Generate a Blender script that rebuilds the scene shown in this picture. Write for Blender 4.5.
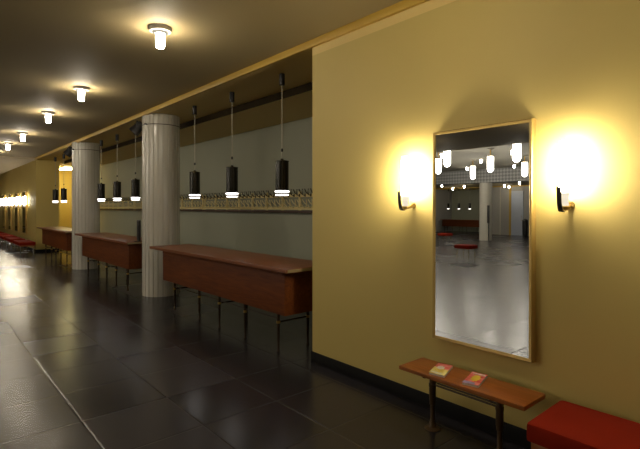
import bpy, bmesh, math, random
from mathutils import Vector, Matrix
random.seed(7)
PI = math.pi
scene = bpy.context.scene
COL = scene.collection
for o in list(bpy.data.objects):
    bpy.data.objects.remove(o)

# ------------------------------------------------------------------ camera
cam_d = bpy.data.cameras.new('camera')
cam = bpy.data.objects.new('camera', cam_d)
COL.objects.link(cam)
cam.location = (0, -3.057, 1.6)
cam.rotation_euler = (PI/2, 0, math.radians(48.99))
cam_d.sensor_width = 36
cam_d.lens = 460/640*36
cam_d.shift_y = -17.5/640
cam_d.clip_start = 0.05
scene.camera = cam

# ------------------------------------------------------------------ world, exposure
w = bpy.data.worlds.new('world')
scene.world = w
w.use_nodes = True
w.node_tree.nodes['Background'].inputs[0].default_value = (0.02, 0.017, 0.012, 1)
w.node_tree.nodes['Background'].inputs[1].default_value = 0.0
vs = scene.view_settings
vs.view_transform = 'Standard'
vs.look = 'None'
vs.exposure = 0.0
vs.gamma = 1.0
vs.use_curve_mapping = False
scene.cycles.max_bounces = 8
scene.cycles.diffuse_bounces = 5
scene.cycles.glossy_bounces = 5
scene.cycles.sample_clamp_indirect = 4.0
scene.cycles.caustics_reflective = False
scene.cycles.caustics_refractive = False

# lamp strengths (radiance of the glass), one line each
L_SCONCE = 125.0
L_SCONCE_FAR = 50.0
L_CEIL = 112.0
L_HALL = 30.0
L_PEND = 4.5
L_BOX = 26.0
WARM = (1.0, 0.885, 0.68)
NEUT = (1.0, 0.88, 0.70)

# ------------------------------------------------------------------ materials
def srgb(r, g, b):
    f = lambda c: (c/255/12.92) if c/255 <= 0.04045 else ((c/255+0.055)/1.055)**2.4
    return (f(r), f(g), f(b), 1)

def new_mat(name):
    m = bpy.data.materials.new(name)
    m.use_nodes = True
    nt = m.node_tree
    return m, nt, nt.nodes['Principled BSDF']

def plain(name, col, rough=0.5, metal=0.0, noise=0.06, scale=6.0, bump=0.0, bscale=60.0, spec=0.5):
    m, nt, b = new_mat(name)
    tc = nt.nodes.new('ShaderNodeTexCoord')
    n = nt.nodes.new('ShaderNodeTexNoise')
    n.inputs['Scale'].default_value = scale
    n.inputs['Detail'].default_value = 4
    nt.links.new(tc.outputs['Object'], n.inputs['Vector'])
    mix = nt.nodes.new('ShaderNodeMix')
    mix.data_type = 'RGBA'
    c = Vector(col[:3])
    mix.inputs[6].default_value = (*(c*(1-noise)), 1)
    mix.inputs[7].default_value = (*(c*(1+noise)), 1)
    nt.links.new(n.outputs['Fac'], mix.inputs[0])
    nt.links.new(mix.outputs[2], b.inputs['Base Color'])
    b.inputs['Roughness'].default_value = rough
    b.inputs['Metallic'].default_value = metal
    b.inputs['Specular IOR Level'].default_value = spec
    if bump:
        n2 = nt.nodes.new('ShaderNodeTexNoise')
        n2.inputs['Scale'].default_value = bscale
        nt.links.new(tc.outputs['Object'], n2.inputs['Vector'])
        bp = nt.nodes.new('ShaderNodeBump')
        bp.inputs['Strength'].default_value = bump
        bp.inputs['Distance'].default_value = 0.004
        nt.links.new(n2.outputs['Fac'], bp.inputs['Height'])
        nt.links.new(bp.outputs['Normal'], b.inputs['Normal'])
    return m

def emis(name, col, strength):
    m = bpy.data.materials.new(name)
    m.use_nodes = True
    nt = m.node_tree
    nt.nodes.clear()
    e = nt.nodes.new('ShaderNodeEmission')
    e.inputs[0].default_value = (*col, 1)
    e.inputs[1].default_value = strength
    o = nt.nodes.new('ShaderNodeOutputMaterial')
    nt.links.new(e.outputs[0], o.inputs[0])
    return m

def wood(name, dark, light, rough=0.35, axis='X', spec=0.4):
    m, nt, b = new_mat(name)
    tc = nt.nodes.new('ShaderNodeTexCoord')
    mp = nt.nodes.new('ShaderNodeMapping')
    mp.inputs['Scale'].default_value = (1.2, 14, 14) if axis == 'X' else (14, 14, 1.2)
    nt.links.new(tc.outputs['Object'], mp.inputs['Vector'])
    n = nt.nodes.new('ShaderNodeTexNoise')
    n.inputs['Scale'].default_value = 2.2
    n.inputs['Detail'].default_value = 8
    n.inputs['Distortion'].default_value = 1.2
    nt.links.new(mp.outputs[0], n.inputs['Vector'])
    r = nt.nodes.new('ShaderNodeValToRGB')
    r.color_ramp.elements[0].position = 0.3
    r.color_ramp.elements[0].color = dark
    r.color_ramp.elements[1].position = 0.7
    r.color_ramp.elements[1].color = light
    nt.links.new(n.outputs['Fac'], r.inputs[0])
    nt.links.new(r.outputs[0], b.inputs['Base Color'])
    b.inputs['Roughness'].default_value = rough
    b.inputs['Specular IOR Level'].default_value = spec
    return m

def slate_floor():
    m, nt, b = new_mat('slate_tiles')
    tc = nt.nodes.new('ShaderNodeTexCoord')
    sx = nt.nodes.new('ShaderNodeSeparateXYZ')
    nt.links.new(tc.outputs['Object'], sx.inputs[0])
    def math_(op, a, bv, c=None):
        n = nt.nodes.new('ShaderNodeMath')
        n.operation = op
        for i, v in enumerate((a, bv, c)):
            if v is None: continue
            if isinstance(v, (int, float)): n.inputs[i].default_value = v
            else: nt.links.new(v, n.inputs[i])
        return n.outputs[0]
    T = 0.655
    u = math_('DIVIDE', math_('ADD', sx.outputs[0], 3.76 + T*80), T)
    v = math_('DIVIDE', math_('ADD', sx.outputs[1], 1.49 + T*80), T)
    fu = math_('FRACT', u, 0); fv = math_('FRACT', v, 0)
    du = math_('MINIMUM', fu, math_('SUBTRACT', 1.0, fu))
    dv = math_('MINIMUM', fv, math_('SUBTRACT', 1.0, fv))
    d = math_('MINIMUM', du, dv)
    joint = math_('LESS_THAN', d, 0.008)
    # one random value per tile
    cmb = nt.nodes.new('ShaderNodeCombineXYZ')
    nt.links.new(math_('FLOOR', u, 0), cmb.inputs[0])
    nt.links.new(math_('FLOOR', v, 0), cmb.inputs[1])
    wn = nt.nodes.new('ShaderNodeTexWhiteNoise')
    wn.noise_dimensions = '2D'
    nt.links.new(cmb.outputs[0], wn.inputs['Vector'])
    no = nt.nodes.new('ShaderNodeTexNoise')
    no.inputs['Scale'].default_value = 3.5
    no.inputs['Detail'].default_value = 6
    nt.links.new(tc.outputs['Object'], no.inputs['Vector'])
    t = math_('ADD', math_('MULTIPLY', wn.outputs['Value'], 0.35), math_('MULTIPLY', no.outputs['Fac'], 0.65))
    mix = nt.nodes.new('ShaderNodeMix'); mix.data_type = 'RGBA'
    mix.inputs[6].default_value = (0.013, 0.012, 0.014, 1)
    mix.inputs[7].default_value = (0.040, 0.037, 0.046, 1)
    nt.links.new(t, mix.inputs[0])
    mj = nt.nodes.new('ShaderNodeMix'); mj.data_type = 'RGBA'
    mj.inputs[7].default_value = (0.040, 0.037, 0.036, 1)
    nt.links.new(joint, mj.inputs[0])
    nt.links.new(mix.outputs[2], mj.inputs[6])
    nt.links.new(mj.outputs[2], b.inputs['Base Color'])
    rr = math_('ADD', math_('MULTIPLY', wn.outputs['Value'], 0.06), 0.22)
    nt.links.new(rr, b.inputs['Roughness'])
    b.inputs['Specular IOR Level'].default_value = 0.6
    # bevelled tile edges and a slightly uneven cleft surface
    edge = nt.nodes.new('ShaderNodeMapRange')
    edge.inputs['From Min'].default_value = 0.0
    edge.inputs['From Max'].default_value = 0.018
    nt.links.new(d, edge.inputs['Value'])
    n2 = nt.nodes.new('ShaderNodeTexNoise')
    n2.inputs['Scale'].default_value = 5.0
    n2.inputs['Detail'].default_value = 2
    nt.links.new(tc.outputs['Object'], n2.inputs['Vector'])
    tilt = math_('MULTIPLY', math_('SUBTRACT', wn.outputs['Value'], 0.5), math_('SUBTRACT', fu, 0.5))
    hgt = math_('ADD', math_('ADD', math_('MULTIPLY', edge.outputs[0], 0.5), 0.0), math_('MULTIPLY', tilt, 0.7))
    bp = nt.nodes.new('ShaderNodeBump')
    bp.inputs['Strength'].default_value = 0.5
    bp.inputs['Distance'].default_value = 0.006
    nt.links.new(hgt, bp.inputs['Height'])
    nt.links.new(bp.outputs['Normal'], b.inputs['Normal'])
    return m

def frieze_mat():
    m, nt, b = new_mat('patterned_frieze')
    tc = nt.nodes.new('ShaderNodeTexCoord')
    mp = nt.nodes.new('ShaderNodeMapping')
    mp.inputs['Rotation'].default_value = (0, math.radians(45), 0)
    nt.links.new(tc.outputs['Object'], mp.inputs['Vector'])
    ck = nt.nodes.new('ShaderNodeTexChecker')
    ck.inputs['Scale'].default_value = 8.0
    ck.inputs['Color1'].default_value = (0.42, 0.42, 0.40, 1)
    ck.inputs['Color2'].default_value = (0.22, 0.22, 0.22, 1)
    nt.links.new(mp.outputs[0], ck.inputs['Vector'])
    nt.links.new(ck.outputs[0], b.inputs['Base Color'])
    b.inputs['Roughness'].default_value = 0.6
    return m

def cover_mat(name, base, alt, spot, seed):
    m, nt, b = new_mat(name)
    tc = nt.nodes.new('ShaderNodeTexCoord')
    n = nt.nodes.new('ShaderNodeTexNoise')
    n.inputs['Scale'].default_value = 22
    n.inputs['Detail'].default_value = 3
    mp = nt.nodes.new('ShaderNodeMapping')
    mp.inputs['Location'].default_value = (seed, seed*0.3, 0)
    nt.links.new(tc.outputs['Object'], mp.inputs['Vector'])
    nt.links.new(mp.outputs[0], n.inputs['Vector'])
    r = nt.nodes.new('ShaderNodeValToRGB')
    r.color_ramp.elements[0].position = 0.40
    r.color_ramp.elements[0].color = base
    r.color_ramp.elements[1].position = 0.60
    r.color_ramp.elements[1].color = alt
    nt.links.new(n.outputs['Fac'], r.inputs[0])
    nt.links.new(r.outputs[0], b.inputs['Base Color'])
    b.inputs['Roughness'].default_value = 0.3
    return m

M = {}
M['yellow'] = plain('yellow_plaster', (0.60, 0.462, 0.14, 1), 0.62, noise=0.04, scale=1.5, bump=0.12, bscale=90)
M['greywall'] = plain('grey_green_plaster', (0.36, 0.37, 0.27, 1), 0.7, noise=0.05, scale=1.2, bump=0.1)
M['whitewall'] = plain('white_grey_paint', (0.38, 0.37, 0.34, 1), 0.6, noise=0.04)
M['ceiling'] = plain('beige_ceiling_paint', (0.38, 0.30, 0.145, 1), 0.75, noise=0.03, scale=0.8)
M['ceiling_lit'] = plain('lamplit_ceiling', (0.60, 0.50, 0.33, 1), 0.75, noise=0.03)  # stronger lamplight beyond the recess put into a lighter ceiling colour
M['ceiling_hall'] = plain('hall_ceiling_paint', (0.50, 0.47, 0.38, 1), 0.75, noise=0.03)
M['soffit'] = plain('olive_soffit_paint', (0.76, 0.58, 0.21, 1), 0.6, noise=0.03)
M['darkface'] = plain('shaded_soffit_edge', (0.03, 0.02, 0.008, 1), 0.8, spec=0.1)  # soffit front gets little light; that shade is put into the near-black colour
M['gold'] = plain('gold_painted_wood', (0.55, 0.35, 0.05, 1), 0.45, noise=0.05)
M['skirting'] = plain('black_stone_skirting', (0.006, 0.0055, 0.005, 1), 0.6, spec=0.2)
M['floor'] = slate_floor()
M['frieze'] = frieze_mat()
M['column'] = plain('glazed_white_stave', (0.64, 0.61, 0.52, 1), 0.2, noise=0.05, scale=3)
M['walnut'] = wood('red_brown_veneer', (0.10, 0.024, 0.004, 1), (0.18, 0.047, 0.006, 1), 0.55, spec=0.25)
M['walnut_top'] = wood('counter_top_veneer', (0.18, 0.058, 0.020, 1), (0.27, 0.095, 0.036, 1), 0.36)
M['teak'] = wood('orange_brown_wood', (0.24, 0.072, 0.012, 1), (0.36, 0.115, 0.022, 1), 0.33)
M['edge'] = plain('pale_wood_edge', (0.28, 0.21, 0.10, 1), 0.5)
M['iron'] = plain('dark_bronze_metal', (0.050, 0.032, 0.018, 1), 0.4, metal=0.7)
M['bronze'] = plain('worn_bronze', (0.11, 0.065, 0.028, 1), 0.42, metal=0.35)
M['black'] = plain('black_metal', (0.014, 0.012, 0.011, 1), 0.42)
M['brass'] = plain('brass', (0.55, 0.36, 0.10, 1), 0.3, metal=0.9)
M['chrome'] = plain('chrome', (0.6, 0.6, 0.6, 1), 0.2, metal=1.0)
M['shade'] = plain('dark_brown_lamp_metal', (0.026, 0.022, 0.013, 1), 0.26, metal=0.3)
M['cord'] = plain('grey_white_cord', (0.50, 0.47, 0.36, 1), 0.6)
M['white'] = plain('white_enamel', (0.65, 0.60, 0.50, 1), 0.45)
M['red'] = plain('red_upholstery', (0.23, 0.013, 0.002, 1), 0.9, noise=0.10, scale=8, spec=0.15, bump=0.25, bscale=220)
M['frame'] = plain('gilt_mirror_frame', (0.42, 0.28, 0.075, 1), 0.4, metal=0.3, noise=0.05)
M['rack'] = plain('yellow_rack_wood', (0.90, 0.76, 0.36, 1), 0.5)
M['rail'] = plain('dark_rack_rail', (0.07, 0.035, 0.018, 1), 0.5)
M['hook_pale'] = plain('pale_brass_hook', (0.92, 0.82, 0.48, 1), 0.4)
M['hook'] = plain('dark_hook_metal', (0.06, 0.045, 0.025, 1), 0.35, metal=0.6)
M['bluedoor'] = plain('pale_blue_grey_door', (0.50, 0.55, 0.66, 1), 0.4)
M['paper'] = plain('paper_pages', (0.75, 0.70, 0.60, 1), 0.7)
M['cover_yellow'] = cover_mat('yellow_cover', (0.78, 0.58, 0.06, 1), (0.85, 0.74, 0.30, 1), None, 3.1)
M['cover_pink'] = cover_mat('pink_red_cover', (0.72, 0.035, 0.03, 1), (0.85, 0.30, 0.26, 1), None, 1.7)
M['cover_white'] = plain('white_print', (0.80, 0.74, 0.66, 1), 0.35)
M['cover_yellowspot'] = plain('yellow_print', (0.85, 0.60, 0.05, 1), 0.35)
M['cover_blue'] = plain('lilac_print', (0.35, 0.28, 0.45, 1), 0.35)
mm, nt, b = new_mat('mirror_silver')
b.inputs['Base Color'].default_value = (0.82, 0.83, 0.82, 1)
b.inputs['Metallic'].default_value = 1
b.inputs['Roughness'].default_value = 0.0
M['mirror'] = mm
M['e_sconce'] = emis('sconce_glass_lit', WARM, L_SCONCE)
M['e_sconce_far'] = emis('far_sconce_glass_lit', WARM, L_SCONCE_FAR)
M['e_ceil'] = emis('ceiling_lamp_glass_lit', NEUT, L_CEIL)
M['e_neck'] = emis('sconce_neck_lit', WARM, 0.9)
M['e_ring'] = emis('ceiling_lamp_ring_lit', NEUT, 0.6)
M['e_hall'] = emis('hall_lamp_glass_lit', (1.0, 0.92, 0.80), L_HALL)
M['e_pend'] = emis('pendant_diffuser_lit', (1.0, 0.94, 0.90), L_PEND)
M['e_box'] = emis('box_lamp_lit', (1.0, 0.88, 0.42), L_BOX)

# ------------------------------------------------------------------ mesh helpers
def add_box(bm, x0, x1, y0, y1, z0, z1, bev=0.0):
    v = [bm.verts.new((x, y, z)) for x in (x0, x1) for y in (y0, y1) for z in (z0, z1)]
    fs = [(0,1,3,2),(4,6,7,5),(0,4,5,1),(2,3,7,6),(0,2,6,4),(1,5,7,3)]
    faces = [bm.faces.new([v[i] for i in f]) for f in fs]
    if bev:
        edges = list({e for f in faces for e in f.edges})
        bmesh.ops.bevel(bm, geom=edges, offset=bev, segments=2, profile=0.6, affect='EDGES', clamp_overlap=True)

def add_lathe(bm, prof, cx=0, cy=0, cz=0, n=20):
    """prof: list of (radius, z); closed at both ends with caps."""
    rings = []
    for r, z in prof:
        rings.append([bm.verts.new((cx+r*math.cos(2*PI*i/n), cy+r*math.sin(2*PI*i/n), cz+z)) for i in range(n)])
    for a, b_ in zip(rings, rings[1:]):
        for i in range(n):
            bm.faces.new((a[i], a[(i+1) % n], b_[(i+1) % n], b_[i]))
    bm.faces.new(rings[0][::-1]); bm.faces.new(rings[-1])

def add_tube(bm, pts, r, n=8):
    pts = [Vector(p) for p in pts]
    rings = []
    for i, p in enumerate(pts):
        if i == 0: t = pts[1]-pts[0]
        elif i == len(pts)-1: t = pts[-1]-pts[-2]
        else: t = (pts[i+1]-p).normalized() + (p-pts[i-1]).normalized()
        t.normalize()
        up = Vector((0, 0, 1)) if abs(t.z) < 0.9 else Vector((1, 0, 0))
        a = t.cross(up).normalized(); c = t.cross(a)
        rr = r[i] if isinstance(r, (list, tuple)) else r
        rings.append([bm.verts.new(p + rr*(math.cos(2*PI*k/n)*a + math.sin(2*PI*k/n)*c)) for k in range(n)])
    for q, s in zip(rings, rings[1:]):
        for k in range(n):
            bm.faces.new((q[k], q[(k+1) % n], s[(k+1) % n], s[k]))
    bm.faces.new(rings[0]); bm.faces.new(rings[-1][::-1])

def mesh(name, bm, mat):
    bmesh.ops.recalc_face_normals(bm, faces=bm.faces[:])
    me = bpy.data.meshes.new(name)
    bm.to_mesh(me); bm.free()
    for p in me.polygons: p.use_smooth = True
    me.set_sharp_from_angle(angle=math.radians(32))
    me.materials.append(mat)
    return me

def obj(name, bm, mat, parent=None, loc=(0, 0, 0)):
    o = bpy.data.objects.new(name, mesh(name, bm, mat))
    COL.objects.link(o)
    o.location = loc
    if parent: o.parent = parent
    return o

def box_obj(name, mat, parent, *b, bev=0.0):
    bm = bmesh.new(); add_box(bm, *b, bev=bev)
    return obj(name, bm, mat, parent)

def tag(o, label, cat, group=None):
    o['label'] = label; o['category'] = cat
    if group: o['group'] = group
    return o

def thing(name, label, cat, loc=(0, 0, 0), rotz=0, group=None):
    o = bpy.data.objects.new(name, None)
    COL.objects.link(o)
    o.location = loc; o.rotation_euler = (0, 0, rotz)
    o.empty_display_size = 0.1
    return tag(o, label, cat, group)

def dup(root, loc, rotz=None, label=None, group=None):
    r = root.copy(); COL.objects.link(r)
    r.location = loc
    if rotz is not None: r.rotation_euler = (0, 0, rotz)
    if label: r['label'] = label
    if group: r['group'] = group
    for ch in list(root.children):
        c = ch.copy(); COL.objects.link(c); c.parent = r
        for g in list(ch.children):
            d = g.copy(); COL.objects.link(d); d.parent = c
    return r

def struct(name, mat, *b, bev=0.0):
    o = box_obj(name, mat, None, *b, bev=bev)
    o['kind'] = 'structure'
    return o

# ------------------------------------------------------------------ the setting
XL, XR = -46.0, 6.0          # ends of the foyer
WC, WF = -3.634, -18.63      # ends of the cloakroom recess
ZC, ZS, ZB = 3.315, 3.24, 3.16
ZN = 3.265                   # recess ceiling
YE, YF, YO = -8.6, -19.93, -26.94
struct('floor', M['floor'], XL, XR, -31.0, 2.2, -0.12, 0.0)
struct('wall_right', M['yellow'], WC, XR, 0.0, 0.72, 0.0, ZB)
struct('wall_right_far', M['yellow'], XL, WF, 0.0, 0.72, 0.0, ZB)
struct('wall_recess', M['greywall'], WF, XR, 2.06, 2.2, 0.0, ZB+0.24)
struct('wall_recess_far', M['yellow'], XL, WF, 2.06, 2.2, 0.0, ZB+0.24)
struct('wall_passage_end', M['yellow'], -21.45, -21.3, 0.721, 2.059, 0.0, ZB)
struct('wall_far', M['yellow'], XL-0.15, XL, -31.0, 2.2, 0.0, 4.1)
struct('wall_near', M['yellow'], XR, XR+0.15, -31.0, 2.2, 0.0, 4.1)
bm = bmesh.new()                                       # black stone skirting along both yellow walls
add_box(bm, WC-0.004, XR, -0.012, -0.0005, 0.0, 0.112, 0.002)
add_box(bm, WC-0.012, WC-0.0005, -0.012, 0.72, 0.0, 0.112, 0.002)
o = obj('baseboard_right', bm, M['skirting']); o['kind'] = 'structure'
bm = bmesh.new()
add_box(bm, XL, WF+0.012, -0.012, -0.0005, 0.0, 0.112, 0.002)
add_box(bm, WF+0.0005, WF+0.012, -0.012, 0.72, 0.0, 0.112, 0.002)
o = obj('baseboard_right_far', bm, M['skirting']); o['kind'] = 'structure'
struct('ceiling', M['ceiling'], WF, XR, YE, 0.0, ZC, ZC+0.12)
struct('ceiling_far', M['ceiling_lit'], XL, WF, YE, 0.0, ZC-0.065, ZC+0.12)
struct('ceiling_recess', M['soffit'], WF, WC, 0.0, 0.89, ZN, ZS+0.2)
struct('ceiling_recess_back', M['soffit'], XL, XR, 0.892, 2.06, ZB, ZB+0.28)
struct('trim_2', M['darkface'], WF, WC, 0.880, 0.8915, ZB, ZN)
struct('ceiling_wall_cap', M['soffit'], WC, XR, 0.0, 0.89, ZB, ZS+0.2)
struct('ceiling_wall_cap_far', M['yellow'], XL, WF, 0.0, 0.89, ZB, ZS+0.2)
struct('trim_1', M['gold'], WF, XR, -0.035, -0.0005, ZS, ZC, bev=0.004)
# hall void and the aisle across it (seen in the mirror)
struct('trim_3', M['gold'], XL, XR, YE-0.03, YE, ZC-0.0, ZC+0.10)
struct('wall_fascia', M['ceiling_hall'], XL, XR, YE-0.012, YE, ZC+0.10, 3.85)
struct('ceiling_hall', M['ceiling_hall'], XL, XR, -20.4, YE, 3.85, 3.97)
struct('wall_frieze', M['frieze'], XL, XR, YF-0.75, YF, 3.13, 3.85)
struct('ceiling_across', M['ceiling'], XL, XR, YO, YF-0.75, ZC, ZC+0.12)
struct('ceiling_across_recess', M['soffit'], -20.9, -16.35, -29.2, YO, ZS, ZS+0.2)
struct('trim_4', M['gold'], XL, XR, YO, YO+0.035, ZS, ZC)
struct('wall_across', M['whitewall'], -16.35, XR, -29.2, YO, 0.0, ZS)
struct('wall_across_left', M['whitewall'], XL, -20.9, -29.2, YO, 0.0, ZS)
struct('wall_across_recess', M['greywall'], -20.9, -16.35, -29.35, -29.2, 0.0, ZS+0.2)
struct('trim_5', M['gold'], -14.98, -14.86, YO, YO+0.05, 0.0, ZS)
dr = struct('door_1', M['bluedoor'], -14.84, -14.02, YO, YO+0.04, 0.0, 2.95)
bm = bmesh.new(); add_tube(bm, [(-14.12, YO+0.04, 1.0), (-14.12, YO+0.09, 1.0), (-14.12, YO+0.09, 1.3), (-14.12, YO+0.04, 1.3)], 0.012)
obj('door_handle', bm, M['brass'], dr)
for x in (-15.62,):
    struct('trim_6', M['white'], x-0.03, x+0.03, YO, YO+0.02, 0.0, ZS)

# ------------------------------------------------------------------ columns
def fluted_column(label, x, y, h=ZN, r=0.33, n=24, group='fluted columns'):
    t = thing('fluted_column', label, 'column', (x, y, 0))
    bm = bmesh.new()
    prof = []
    for k in range(n):                       # flat-faced staves with a groove between each pair
        a0, a1 = 2*PI*k/n, 2*PI*(k+1)/n
        w_ = (a1-a0)
        for f, rr in ((0.0, r-0.014), (0.07, r-0.012), (0.13, r-0.001), (0.5, r), (0.87, r-0.001), (0.93, r-0.012)):
            prof.append((rr*math.cos(a0+w_*f), rr*math.sin(a0+w_*f)))
    lo = [bm.verts.new((px, py, 0.0)) for px, py in prof]
    hi = [bm.verts.new((px, py, h)) for px, py in prof]
    m_ = len(prof)
    for i in range(m_):
        bm.faces.new((lo[i], lo[(i+1) % m_], hi[(i+1) % m_], hi[i]))
    bm.faces.new(lo[::-1]); bm.faces.new(hi)
    obj('shaft', bm, M['column'], t)
    return t
fluted_column('white fluted column at the far end of the nearest counter, widest in view', -8.33, 0.302)
fluted_column('white fluted column between the middle counter and the farthest counter', -13.15, 0.235)
fluted_column('white fluted column reflected in the tall gilt mirror, under the patterned frieze', -13.0, -20.32, h=3.13)

# ------------------------------------------------------------------ spotlights on the columns
def spotlight(label, x, y, z=3.075):
    t = thing('spotlight', label, 'spotlight', (x, y, z))
    bm = bmesh.new()                                             # band round the column
    n = 48
    prof = [(0.3315, -0.006), (0.337, -0.006), (0.337, 0.006), (0.3315, 0.006)]
    rings = [[bm.verts.new((r*math.cos(2*PI*i/n), r*math.sin(2*PI*i/n), zz)) for r, zz in prof] for i in range(n)]
    for i in range(n):
        a, c = rings[i], rings[(i+1) % n]
        for k in range(4):
            bm.faces.new((a[k], a[(k+1) % 4], c[(k+1) % 4], c[k]))
    obj('clamp_band', bm, M['iron'], t)
    d = Vector((-0.70, -0.71, 0))                                 # arm direction
    bm = bmesh.new(); add_tube(bm, [d*0.338, d*0.43], 0.018); add_tube(bm, [d*0.40+Vector((0,0,-0.02)), d*0.40+Vector((0,0,0.05))], 0.022)
    obj('arm', bm, M['black'], t)
    # small bolt on the band facing the hall
    q = Vector((0.35, -0.937, 0))
    bm = bmesh.new(); add_tube(bm, [q*0.338, q*0.375], 0.016); obj('bolt', bm, M['black'], t)
    c = d*0.435
    hb = bmesh.new()
    ax = Vector((-0.35, -0.55, -0.75)).normalized()
    add_tube(hb, [c-ax*0.11, c-ax*0.09, c-ax*0.03, c+ax*0.03, c+ax*0.10, c+ax*0.13], [0.045, 0.068, 0.078, 0.085, 0.098, 0.10], n=16)
    for k in range(3):                                            # cooling fins
        add_tube(hb, [c-ax*(0.02+0.03*k), c-ax*(0.008+0.03*k)], [0.094, 0.094], n=16)
    h = obj('housing', hb, M['black'], t)
    bm = bmesh.new(); add_tube(bm, [c+ax*0.131, c+ax*0.135], [0.085, 0.085], n=16); obj('lens', bm, M['iron'], h)
    bm = bmesh.new()                                              # yoke
    s = ax.cross(Vector((0, 0, 1))).normalized()
    add_tube(bm, [c+s*0.105-ax*0.0, c+s*0.105+Vector((0,0,0.10)), c-s*0.105+Vector((0,0,0.10)), c-s*0.105], 0.010)
    add_tube(bm, [c+Vector((0,0,0.10)), d*0.40+Vector((0,0,0.05))], 0.012)
    obj('yoke', bm, M['black'], t)
spotlight('black spotlight clamped to the top of the nearer white column', -8.33, 0.302)
spotlight('black spotlight clamped to the top of the second, farther white column', -13.15, 0.235)

# ------------------------------------------------------------------ counters
def make_counter(label, loc, rot=0):
    # local x: 0 = right end of the body (nearest the camera), body runs to -3.28
    t = thing('cloakroom_counter', label, 'counter', loc, rot)
    L = 3.28
    bm = bmesh.new(); add_box(bm, -L, 0, -0.10, 0.42, 0.425, 0.905, 0.004)
    obj('body', bm, M['walnut'], t)
    bm = bmesh.new(); add_box(bm, -L-0.36, 0.15, -0.185, 0.545, 0.908, 0.95, 0.004)
    top = obj('counter_top', bm, M['walnut_top'], t)
    bm = bmesh.new(); add_box(bm, 0.1505, 0.154, -0.175, 0.535, 0.913, 0.945)
    e = obj('edge_band', bm, M['edge'], top); e['label'] = 'pale worn end edge'
    bm = bmesh.new(); add_box(bm, -L+0.02, -0.02, -0.112, -0.1005, 0.86, 0.905)
    obj('shadow_rail', bm, M['walnut'], t)
    def leg(x, y):
        b_ = bmesh.new()
        add_lathe(b_, [(0.020, 0.0), (0.022, 0.006), (0.014, 0.018), (0.013, 0.10), (0.016, 0.13), (0.017, 0.30), (0.020, 0.31), (0.020, 0.34), (0.017, 0.35), (0.017, 0.425)], x, y, 0, 10)
        l = obj('leg', b_, M['iron'], t)
        b2 = bmesh.new(); add_lathe(b2, [(0.0205, 0.312), (0.0235, 0.316), (0.0235, 0.336), (0.0205, 0.34)], x, y, 0, 10)
        obj('collar', b2, M['brass'], l)
    xs = (-0.17, -0.86, -1.50, -2.08, -2.92)
    for x in xs: leg(x, -0.06)
    for x in (xs[0], xs[2], xs[4]): leg(x, 0.36)
    for x in (xs[0], xs[2], xs[4]):
        b_ = bmesh.new(); add_tube(b_, [(x, -0.045, 0.325), (x, 0.345, 0.325)], 0.009)
        obj('crossbar', b_, M['iron'], t)
    b_ = bmesh.new(); add_tube(b_, [(xs[0]-0.015, -0.06, 0.36), (xs[4]+0.015, -0.06, 0.36)], 0.007)
    obj('stretcher', b_, M['iron'], t)
    return t
c1 = make_counter('long red-brown wooden counter beside the yellow wall corner, nearest of the row', (-3.98, 0, 0))
c2 = dup(c1, (-8.87, 0, 0), label='red-brown wooden counter between the two white columns, middle of the row')
c3 = dup(c1, (-13.70, 0, 0), label='red-brown wooden counter beyond the second white column, farthest of the row')
c4 = dup(c1, (-20.55, YO-0.55, 0), rotz=PI, label='dark wooden counter under three pendant lamps, seen reflected in the tall mirror')

# upright black holder on the end of the middle counter
t = thing('upright_holder', 'slim black upright panel standing on the middle counter against the nearer column', 'display panel', (-8.80, 0.06, 0.951))
box_obj('foot', M['black'], t, -0.06, 0.06, -0.08, 0.08, 0.0, 0.012, bev=0.003)
box_obj('panel', M['black'], t, -0.055, 0.055, -0.02, 0.02, 0.013, 0.40, bev=0.008)
box_obj('clip', M['black'], t, -0.075, -0.0555, -0.012, 0.012, 0.25, 0.30, bev=0.003)
t = thing('wall_panel', 'narrow black panel on the right side of the reflected white column', 'panel', (-12.70, -19.96, 0.95))
box_obj('board', M['black'], t, 0.0, 0.11, -0.03, 0.03, 0.0, 0.95, bev=0.006)
box_obj('mounting_post', M['black'], t, 0.03, 0.08, -0.06, -0.031, -0.95, 0.9, bev=0.004)
t = thing('dark_stand', 'plain dark stand-in for an unidentified object beside the pale blue door, reflected at the mirror edge', 'stand', (-13.75, YO+0.35, 0))  # stand-in for an unidentified dark object, modelled as a lidded drum
bm = bmesh.new(); add_lathe(bm, [(0.15, 0.0), (0.16, 0.02), (0.17, 0.95), (0.16, 1.0)], n=16); obj('stand_body', bm, M['black'], t)
bm = bmesh.new(); add_lathe(bm, [(0.165, 1.002), (0.172, 1.02), (0.08, 1.10), (0.03, 1.12)], n=16); obj('lid', bm, M['black'], t)

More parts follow.
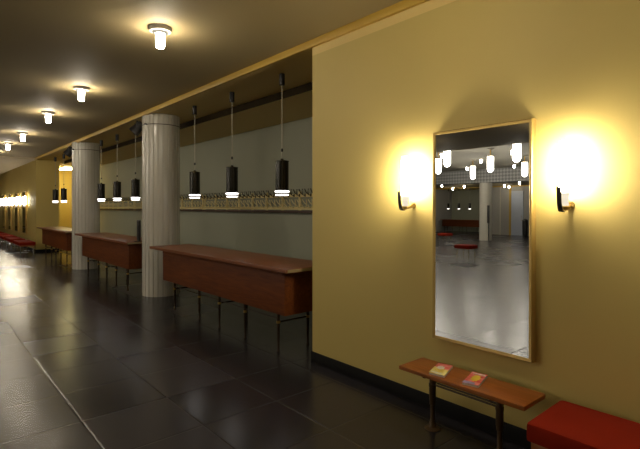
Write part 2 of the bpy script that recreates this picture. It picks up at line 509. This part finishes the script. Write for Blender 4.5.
# ------------------------------------------------------------------ pendant lamps over the counters
def make_pendant(label, loc):
    t = thing('pendant_lamp', label, 'pendant lamp', loc)      # origin at the canopy's ceiling plane, z = ZS
    z = lambda a: a-ZN
    bm = bmesh.new(); add_lathe(bm, [(0.030, z(3.12)), (0.035, z(3.125)), (0.035, z(3.262)), (0.030, z(3.265))], n=14); obj('canopy', bm, M['black'], t)
    bm = bmesh.new(); add_tube(bm, [(0, 0, z(2.205)), (0, 0, z(3.119))], 0.0065, 8); obj('cord', bm, M['cord'], t)
    bm = bmesh.new(); add_lathe(bm, [(0.010, z(2.29)), (0.014, z(2.295)), (0.014, z(2.325)), (0.010, z(2.33))], n=10); obj('cord_grip', bm, M['black'], t)
    bm = bmesh.new()
    n = 14
    ring = []
    for k in range(n):
        for f, rr in ((0.0, 0.066), (0.14, 0.067), (0.2, 0.082), (0.5, 0.084), (0.94, 0.082)):
            a = 2*PI*(k+f)/n
            ring.append((rr*math.cos(a), rr*math.sin(a)))
    lo = [bm.verts.new((x, y, z(1.805))) for x, y in ring]; hi = [bm.verts.new((x, y, z(2.165))) for x, y in ring]
    for i in range(len(ring)):
        j = (i+1) % len(ring)
        bm.faces.new((lo[i], lo[j], hi[j], hi[i]))
    bm.faces.new(lo[::-1]); bm.faces.new(hi)
    sh = obj('lamp_shade', bm, M['shade'], t)
    bm = bmesh.new(); add_lathe(bm, [(0.086, z(2.1655)), (0.088, z(2.168)), (0.086, z(2.176)), (0.022, z(2.190)), (0.016, z(2.204))], n=22)
    obj('top_plate', bm, M['shade'], sh)
    bm = bmesh.new(); add_lathe(bm, [(0.080, z(1.783)), (0.090, z(1.786)), (0.091, z(1.800)), (0.078, z(1.804))], n=24); d = obj('diffuser', bm, M['e_pend'], t)
    bm = bmesh.new(); add_lathe(bm, [(0.060, z(1.742)), (0.082, z(1.745)), (0.083, z(1.756)), (0.07, z(1.759))], n=24); obj('lower_disc', bm, M['e_pend'], d)
    bm = bmesh.new(); add_lathe(bm, [(0.05, z(1.7595)), (0.05, z(1.7825))], n=16); obj('spacer_ring', bm, M['shade'], d)
    return t
PL = [(-4.65, 'right-hand pendant over the nearest counter, closest lamp to the yellow wall'),
      (-5.87, 'middle pendant over the nearest counter'),
      (-7.07, 'left-hand pendant over the nearest counter, next to the white column'),
      (-9.83, 'right-hand pendant over the middle counter, beside the nearer column'),
      (-11.02, 'middle pendant over the middle counter'),
      (-12.24, 'left-hand pendant over the middle counter, beside the second column'),
      (-14.61, 'right-hand pendant over the farthest counter, half behind the second column'),
      (-16.2, 'middle pendant over the farthest counter'),
      (-17.4, 'left-hand pendant over the farthest counter, before the end wall')]
p0 = None
for x, lab in PL:
    lab = 'dark ribbed ' + lab
    if p0 is None: p0 = make_pendant(lab, (x, 0.358, ZN))
    else: dup(p0, (x, 0.358, ZN), label=lab)
for x, lab in ((-19.95, 'leftmost of three pendant lamps reflected over the mirrored counter'),
               (-19.05, 'middle one of three pendant lamps reflected over the mirrored counter'),
               (-18.15, 'rightmost of three pendant lamps reflected over the mirrored counter')):
    dup(p0, (x, YO-0.36, ZS), label=lab)

# ------------------------------------------------------------------ coat racks on the recess wall
def hook_mesh(upper):
    bm = bmesh.new()
    if upper:     # double prong reaching up and out
        add_tube(bm, [(0, 0, 0), (0, -0.05, 0.01), (-0.025, -0.09, 0.05), (-0.05, -0.10, 0.11)], 0.0085, 6)
        add_tube(bm, [(0, -0.05, 0.01), (0.025, -0.09, 0.05), (0.05, -0.10, 0.11)], 0.0085, 6)
        add_box(bm, -0.012, 0.012, -0.008, 0.0, -0.02, 0.03)
    else:         # hanging hook, bent up at the tip
        add_tube(bm, [(0, 0, 0), (0, -0.03, -0.03), (0, -0.06, -0.05), (0, -0.09, -0.035), (0, -0.10, 0.005)], 0.009, 6)
        add_tube(bm, [(0, 0, 0.0), (-0.03, -0.035, 0.04), (-0.055, -0.06, 0.10)], 0.010, 6)
        add_tube(bm, [(0, 0, 0.0), (0.03, -0.035, 0.04), (0.055, -0.06, 0.10)], 0.010, 6)
        add_box(bm, -0.014, 0.014, -0.008, 0.0, -0.02, 0.02)
    return mesh('hook', bm, M['hook'] if upper else M['hook_pale'])
HU, HL = hook_mesh(True), hook_mesh(False)
def coat_rack(label, x0, x1):
    t = thing('coat_rack', label, 'coat rack', (x0, 2.06, 0))
    L = x1-x0
    bm = bmesh.new(); add_box(bm, 0, L, -0.055, -0.032, 1.775, 1.83, 0.003); obj('upper_rail', bm, M['rack'], t)
    bm = bmesh.new(); add_box(bm, 0, L, -0.055, -0.032, 1.55, 1.605, 0.003); obj('middle_rail', bm, M['rack'], t)
    bm = bmesh.new(); add_box(bm, 0, L, -0.085, -0.032, 1.495, 1.538, 0.003); obj('lower_rail', bm, M['rail'], t)
    n = max(2, round(L/0.55))
    for k in range(n+1):
        x = 0.03+(L-0.06)*k/n
        bm = bmesh.new(); add_box(bm, x-0.024, x+0.024, -0.031, -0.001, 1.49, 1.88, 0.003); obj('post', bm, M['rack'], t)
    m_ = round(L/0.155)
    for k in range(m_):
        x = L*(k+0.5)/m_
        for me, dx, zz in ((HU, 0.0, 1.80), (HL, 0.02, 1.635)):
            h = bpy.data.objects.new('hook', me); COL.objects.link(h)
            h.parent = t; h.location = (x+dx if k < m_-1 else x, -0.0555 if zz > 1.7 else -0.033, zz)
coat_rack('long rack of coat hooks on the grey wall behind the nearest counter', -10.05, -5.35)
coat_rack('rack of coat hooks on the recess wall behind the middle counter', -14.75, -10.10)
coat_rack('rack of coat hooks far back on the wall behind the second column', -19.0, -14.80)

# ------------------------------------------------------------------ ceiling lamps
def make_ceiling_lamp(label, loc, group=None):
    t = thing('ceiling_lamp', label, 'ceiling lamp', loc, 0, group)
    bm = bmesh.new(); add_lathe(bm, [(0.085, -0.042), (0.098, -0.036), (0.106, -0.010), (0.108, -0.001)], n=28); obj('ceiling_plate', bm, M['white'], t)
    bm = bmesh.new(); add_lathe(bm, [(0.060, -0.054), (0.072, -0.051), (0.072, -0.0425)], n=24); obj('ring', bm, M['e_ring'], t)
    bm = bmesh.new(); add_lathe(bm, [(0.028, -0.192), (0.037, -0.187), (0.040, -0.17), (0.042, -0.0565)], n=20); obj('lamp_glass', bm, M['e_ceil'], t)
    return t
CL = [(-4.33, -1.32, 'nearest and largest ceiling lamp, in front of the nearest counter'),
      (-7.23, -1.31, 'second ceiling lamp back, white glass on round plate, level with the nearer column'),
      (-9.49, -1.31, 'third ceiling lamp back along the dark ceiling'),
      (-12.5, -1.27, 'fourth ceiling lamp back along the dark ceiling'),
      (-14.79, -1.28, 'fifth ceiling lamp back, farthest one near the left edge')]
l0 = None
for x, y, lab in CL:
    if l0 is None: l0 = make_ceiling_lamp(lab, (x, y, ZC))
    else: dup(l0, (x, y, ZC), label=lab)
g = 'ceiling lamps out of view'
for x in (-17.2, -1.9, 0.6, 3.2):
    dup(l0, (x, -1.31, ZC), label='small white ceiling lamp outside the picture, in the row along the yellow wall', group=g)
for x in (-1.9, -4.3, -7.2, -9.5, -12.5, -15.0, -17.4):
    dup(l0, (x, -4.1, ZC), label='small white ceiling lamp outside the picture, in the middle row of the aisle', group='middle row ceiling lamps')
for x in (-3.8, -7.2, -9.5, -12.5, -15.0):
    dup(l0, (x, -6.4, ZC), label='small white ceiling lamp in the outer row of the low aisle ceiling', group='outer row ceiling lamps')
for x, y, lab in ((-8.05, -13.3, 'small ceiling lamp high in the mirror, just right of its centre'),
                  (-10.36, -15.2, 'small ceiling lamp in the mirror, left of the middle hanging cylinder'),
                  (-12.8, -18.1, 'small ceiling lamp in the mirror, left of the lowest hanging cylinder'),
                  (-10.47, -18.39, 'small ceiling lamp in the mirror, below the largest hanging cylinder'),
                  (-10.41, -12.37, 'small ceiling lamp in the mirror, beside the upper left hanging cylinder')):
    dup(l0, (x, y, 3.85), label=lab)
for x, y, lab in ((-16.95, -22.0, 'small lamp under the low ceiling across, leftmost in the mirror below the frieze'),
                  (-18.87, -26.2, 'small lamp under the low ceiling across, second from left in the mirror'),
                  (-16.66, -24.1, 'small lamp under the low ceiling across, just left of the reflected column'),
                  (-14.34, -25.0, 'small lamp under the low ceiling across, right of the reflected column'),
                  (-12.27, -22.7, 'small lamp under the low ceiling across, upper of the pair at the right'),
                  (-14.7, -26.3, 'small lamp under the low ceiling across, lower of the pair at the right')):
    dup(l0, (x, y, ZC), label=lab)

# hanging cylinder lamps of the hall (seen in the mirror)
def make_hall_lamp(label, loc):
    t = thing('hanging_cylinder_lamp', label, 'hanging lamp', loc)
    bm = bmesh.new(); add_lathe(bm, [(0.10, -0.03), (0.12, -0.02), (0.12, -0.001)], n=16); obj('ceiling_plate', bm, M['white'], t)
    bm = bmesh.new(); add_tube(bm, [(0, 0, -0.245), (0, 0, -0.031)], 0.02); obj('rod', bm, M['brass'], t)
    bm = bmesh.new(); add_lathe(bm, [(0.125, -0.29), (0.125, -0.25), (0.05, -0.246)], n=6); obj('cap', bm, M['brass'], t)
    bm = bmesh.new(); add_lathe(bm, [(0.02, -0.86), (0.075, -0.83), (0.122, -0.765), (0.122, -0.291)], n=6); obj('lamp_glass', bm, M['e_hall'], t)
    return t
HLs = [(-6.27, -9.97, 'largest hanging cylinder lamp, at the upper right in the mirror'),
      (-8.53, -12.63, 'hanging cylinder lamp right of the mirror centre, above the reflected column'),
      (-10.94, -15.52, 'lowest hanging cylinder lamp left of the reflected column in the mirror'),
      (-8.46, -9.78, 'hanging cylinder lamp at the upper left in the mirror'),
      (-8.61, -15.48, 'hanging cylinder lamp cut by the right edge of the mirror'),
      (-10.31, -11.98, 'hanging cylinder lamp cut by the left edge of the mirror')]
h0 = None
for x, y, lab in HLs:
    if h0 is None: h0 = make_hall_lamp(lab, (x, y, 3.85))
    else: dup(h0, (x, y, 3.85), label=lab)
for x in (-13.2, -15.6):
    for y in (-9.9, -12.6, -15.5):
        dup(h0, (x, y, 3.85), label='white hanging cylinder lamp of the hall, outside the picture', group='hanging lamps out of view')

# box lamp in the passage behind the far wall
t = thing('box_ceiling_lamp', 'bright box-shaped ceiling lamp in the passage beyond the end wall', 'ceiling lamp', (-20.1, 1.30, ZB))
box_obj('housing', M['white'], t, -0.42, 0.42, -0.22, 0.22, -0.03, -0.001, bev=0.003)
box_obj('diffuser', M['e_box'], t, -0.40, 0.40, -0.20, 0.20, -0.095, -0.0305, bev=0.01)

# ------------------------------------------------------------------ mirrors and sconces
def make_mirror(label, loc):
    t = thing('wall_mirror', label, 'mirror', loc)             # origin: middle of the bottom edge on the wall
    W, H, P, d = 0.386, 1.592, 0.024, 0.055
    bm = bmesh.new()
    prof = [(0.0, 0.0), (0.0, -d+0.006), (0.005, -d), (P-0.008, -d+0.004), (P, -0.046), (P, 0.0)]   # (inset, y)
    rings = []
    for cx, cz, sx, sz in ((-W, 0, 1, 1), (W, 0, -1, 1), (W, H, -1, -1), (-W, H, 1, -1)):
        rings.append([bm.verts.new((cx+sx*i, y, cz+sz*i)) for i, y in prof])
    for k in range(4):
        a, c = rings[k], rings[(k+1) % 4]
        for i in range(len(prof)):
            j = (i+1) % len(prof)
            bm.faces.new((a[i], a[j], c[j], c[i]))
    obj('mirror_frame', bm, M['frame'], t)
    box_obj('mirror_glass', M['mirror'], t, -W+P+0.0005, W-P-0.0005, -0.045, -0.004, P+0.0005, H-P-0.0005)
    return t
m0 = make_mirror('tall gilt-framed mirror between two lit sconces, above the wooden bench', (-1.735, -0.0095, 0.586))
m0.rotation_euler = (-0.0053, 0, 0)
FAR = [-20.75, -22.65, -24.55, -26.45]
ORD = ['first', 'second', 'third', 'fourth', 'fifth']
for k, x in enumerate(FAR):
    dup(m0, (x, -0.0095, 0.588), label='%s tall mirror along the far yellow wall, counted from the recess corner' % ORD[k])
for o in list(scene.objects):
    if o.name.startswith('wall_mirror') and o is not m0:
        o.rotation_euler = (0, 0, 0); o.location.y = -0.001

def make_sconce(label, loc, glass='e_sconce'):
    t = thing('wall_sconce', label, 'wall lamp', loc)          # origin on the wall at arm height (z 1.60)
    bm = bmesh.new(); add_tube(bm, [(0, -0.0005, 0), (0, -0.012, 0)], [0.024, 0.021], 16); obj('wall_plate', bm, M['brass'], t)
    bm = bmesh.new(); add_tube(bm, [(0, -0.0125, 0), (0, -0.05, -0.012), (0, -0.09, -0.018)], 0.009); add_lathe(bm, [(0.016, -0.03), (0.036, -0.022), (0.036, -0.008), (0.03, -0.004)], 0, -0.105, 0, 16)
    obj('arm_and_cup', bm, M['brass'], t)
    bm = bmesh.new()                                            # curved black leather-like strap in front
    pts = [(-0.118, -0.036), (-0.142, -0.034), (-0.162, -0.018), (-0.172, 0.012), (-0.178, 0.06), (-0.184, 0.112)]
    rows = []
    for i, (y, z) in enumerate(pts):
        rows.append([bm.verts.new((-0.013, y, z)), bm.verts.new((0.013, y, z)), bm.verts.new((0.013, y-0.008, z-0.004 if i < 3 else z)), bm.verts.new((-0.013, y-0.008, z-0.004 if i < 3 else z))])
    for a, c in zip(rows, rows[1:]):
        for i in range(4):
            j = (i+1) % 4
            bm.faces.new((a[i], a[j], c[j], c[i]))
    bm.faces.new(rows[0]); bm.faces.new(rows[-1][::-1])
    obj('front_strap', bm, M['black'], t)
    bm = bmesh.new(); add_tube(bm, [(0, -0.118, -0.026), (0, -0.134, -0.034)], 0.010); obj('strap_stud', bm, M['brass'], t)
    bm = bmesh.new(); add_lathe(bm, [(0.026, -0.003), (0.024, 0.03), (0.024, 0.05), (0.030, 0.065), (0.030, 0.078)], 0, -0.105, 0, 20)
    obj('lamp_neck', bm, M['e_neck'], t)
    bm = bmesh.new(); add_lathe(bm, [(0.028, 0.0785), (0.031, 0.09), (0.032, 0.36), (0.026, 0.385), (0.012, 0.393)], 0, -0.105, 0, 20)
    obj('lamp_glass', bm, M[glass], t)
    return t
s0 = make_sconce('lit wall sconce with black strap left of the tall gilt mirror', (-2.345, 0, 1.61))
dup(s0, (-1.135, 0, 1.61), label='lit wall sconce with black strap right of the tall gilt mirror')
f0 = None
for k, x in enumerate(FAR):
    for s_, side in ((0.6, 'right'), (-0.6, 'left')):
        lab = 'glowing sconce on the %s of the %s mirror along the far yellow wall' % (side, ORD[k])
        if f0 is None: f0 = make_sconce(lab, (x+s_, 0, 1.61), 'e_sconce_far')
        else: dup(f0, (x+s_, 0, 1.61), label=lab)

# ------------------------------------------------------------------ wooden bench with two booklets
t = thing('wooden_bench', 'narrow orange-brown wooden bench on two metal posts below the tall mirror', 'bench', (-1.705, -0.262, 0))
bm = bmesh.new(); add_box(bm, -0.464, 0.466, -0.142, 0.145, 0.409, 0.437, 0.005); obj('seat_board', bm, M['teak'], t)
for x in (-0.27, 0.24):
    bm = bmesh.new()
    add_lathe(bm, [(0.056, 0.0), (0.056, 0.006), (0.030, 0.016), (0.020, 0.05), (0.016, 0.07), (0.016, 0.17), (0.021, 0.175), (0.021, 0.20), (0.024, 0.205), (0.024, 0.30), (0.027, 0.305), (0.027, 0.325), (0.022, 0.33), (0.022, 0.380), (0.030, 0.388), (0.030, 0.408)], x, 0.0, 0, 16)
    lg = obj('leg', bm, M['bronze'], t)
    bm = bmesh.new(); add_box(bm, x-0.012, x+0.012, -0.105, 0.125, 0.388, 0.4085, 0.002); obj('support_arm', bm, M['iron'], lg)
    bm = bmesh.new(); add_tube(bm, [(x, 0.028, 0.32), (x, 0.075, 0.345), (x, 0.105, 0.387)], 0.008); obj('brace', bm, M['iron'], lg)
for y in (-0.012, 0.028):
    bm = bmesh.new(); add_tube(bm, [(-0.247, y, 0.325), (0.217, y, 0.325)], 0.007); obj('stretcher', bm, M['iron'], t)

def booklet(label, corners, h, base, patches):
    """corners: front-left, front-right, back-right, back-left on the bench, in world x, y"""
    cx = sum(c[0] for c in corners)/4; cy = sum(c[1] for c in corners)/4
    t = thing('booklet', label, 'booklet', (cx, cy, 0.4375))
    def prism(name, quad, z0, z1, mat, par):
        bm = bmesh.new()
        lo = [bm.verts.new((x, y, z0)) for x, y in quad]; hi = [bm.verts.new((x, y, z1)) for x, y in quad]
        n = len(quad)
        for i in range(n):
            bm.faces.new((lo[i], lo[(i+1) % n], hi[(i+1) % n], hi[i]))
        bm.faces.new(lo[::-1]); bm.faces.new(hi)
        return obj(name, bm, mat, par)
    q = [(x-cx, y-cy) for x, y in corners]
    ins = [(x*0.975, y*0.975) for x, y in q]
    prism('pages', ins, 0.0, h-0.0012, M['paper'], t)
    cv = prism('cover', q, h-0.0011, h, base, t)
    def uv(u, v):
        a = [q[0][i]*(1-u)+q[1][i]*u for i in (0, 1)]; b_ = [q[3][i]*(1-u)+q[2][i]*u for i in (0, 1)]
        return tuple(a[i]*(1-v)+b_[i]*v for i in (0, 1))
    for k, (name, poly, mat) in enumerate(patches):
        prism(name, [uv(*p) for p in poly], h+0.0001, h+0.0005+0.0001*k, mat, cv)
def ell(cu, cv_, ru, rv, n=18, wob=0.0):
    return [(cu+ru*(1+wob*(i % 2))*math.cos(2*PI*i/n), cv_+rv*(1+wob*(i % 2))*math.sin(2*PI*i/n)) for i in range(n)]
booklet('yellow and pink booklet on the wooden bench, the left one of two',
        [(-1.917, -0.388), (-1.805, -0.366), (-1.878, -0.150), (-1.982, -0.180)], 0.016, M['cover_yellow'],
        [('cover_picture', [(0.0, 0.62), (1.0, 0.48), (1.0, 1.0), (0.0, 1.0)], M['cover_pink']),
         ('cover_print', ell(0.42, 0.60, 0.22, 0.13, 12, 0.3), M['cover_white']),
         ('title_strip', [(0.08, 0.06), (0.75, 0.06), (0.75, 0.13), (0.08, 0.13)], M['cover_white'])])
booklet('pink-red booklet with a yellow centre on the bench, the right one of two',
        [(-1.662, -0.378), (-1.560, -0.352), (-1.618, -0.135), (-1.722, -0.150)], 0.016, M['cover_pink'],
        [('cover_spot', ell(0.52, 0.52, 0.24, 0.24, 20, 0.25), M['cover_yellowspot']),
         ('cover_strip', [(0.0, 0.0), (0.75, 0.0), (0.70, 0.16), (0.0, 0.20)], M['cover_blue']),
         ('title_strip', [(0.1, 0.86), (0.9, 0.86), (0.9, 0.93), (0.1, 0.93)], M['cover_white'])])

# ------------------------------------------------------------------ red upholstered benches
def make_red_bench(label, loc, L=1.4):
    t = thing('red_bench', label, 'bench', loc)                # origin: middle of the bench on the floor
    bm = bmesh.new(); add_box(bm, -L/2, L/2, -0.235, 0.235, 0.325, 0.43, 0.022)
    obj('seat_cushion', bm, M['red'], t)
    box_obj('seat_frame', M['teak'], t, -L/2+0.02, L/2-0.02, -0.215, 0.215, 0.285, 0.3245, bev=0.004)
    for x in (-L/2+0.10, L/2-0.10):
        for y in (-0.18, 0.18):
            bm = bmesh.new(); add_lathe(bm, [(0.022, 0.0), (0.022, 0.008), (0.015, 0.015), (0.017, 0.284)], x, y, 0, 12)
            obj('leg', bm, M['chrome'], t)
        bm = bmesh.new(); add_tube(bm, [(x, -0.164, 0.12), (x, 0.164, 0.12)], 0.008); obj('crossbar', bm, M['chrome'], t)
    return t
r0 = make_red_bench('red upholstered bench beside the wooden bench, cut by the right edge', (-0.455, -0.337, 0))
for k, x in enumerate([-18.6, -20.6, -22.5, -24.4, -26.3]):
    dup(r0, (x, -0.36, 0), label='%s red bench in the row along the far yellow wall, counted from the recess corner' % ORD[k])
def make_stool(label, loc):
    t = thing('red_stool', label, 'stool', loc)
    bm = bmesh.new(); add_box(bm, -0.27, 0.27, -0.25, 0.25, 0.40, 0.52, 0.03); obj('seat_cushion', bm, M['red'], t)
    for x in (-0.20, 0.20):
        for y in (-0.18, 0.18):
            bm = bmesh.new(); add_lathe(bm, [(0.02, 0.0), (0.014, 0.01), (0.016, 0.399)], x, y, 0, 10); obj('leg', bm, M['chrome'], t)
    return t
k0 = make_stool('red-topped stool standing on the hall floor, nearer of two in the mirror', (-7.9, -10.0, 0))
dup(k0, (-12.6, -15.9, 0), label='red-topped stool farther back, at the left edge of the mirror')
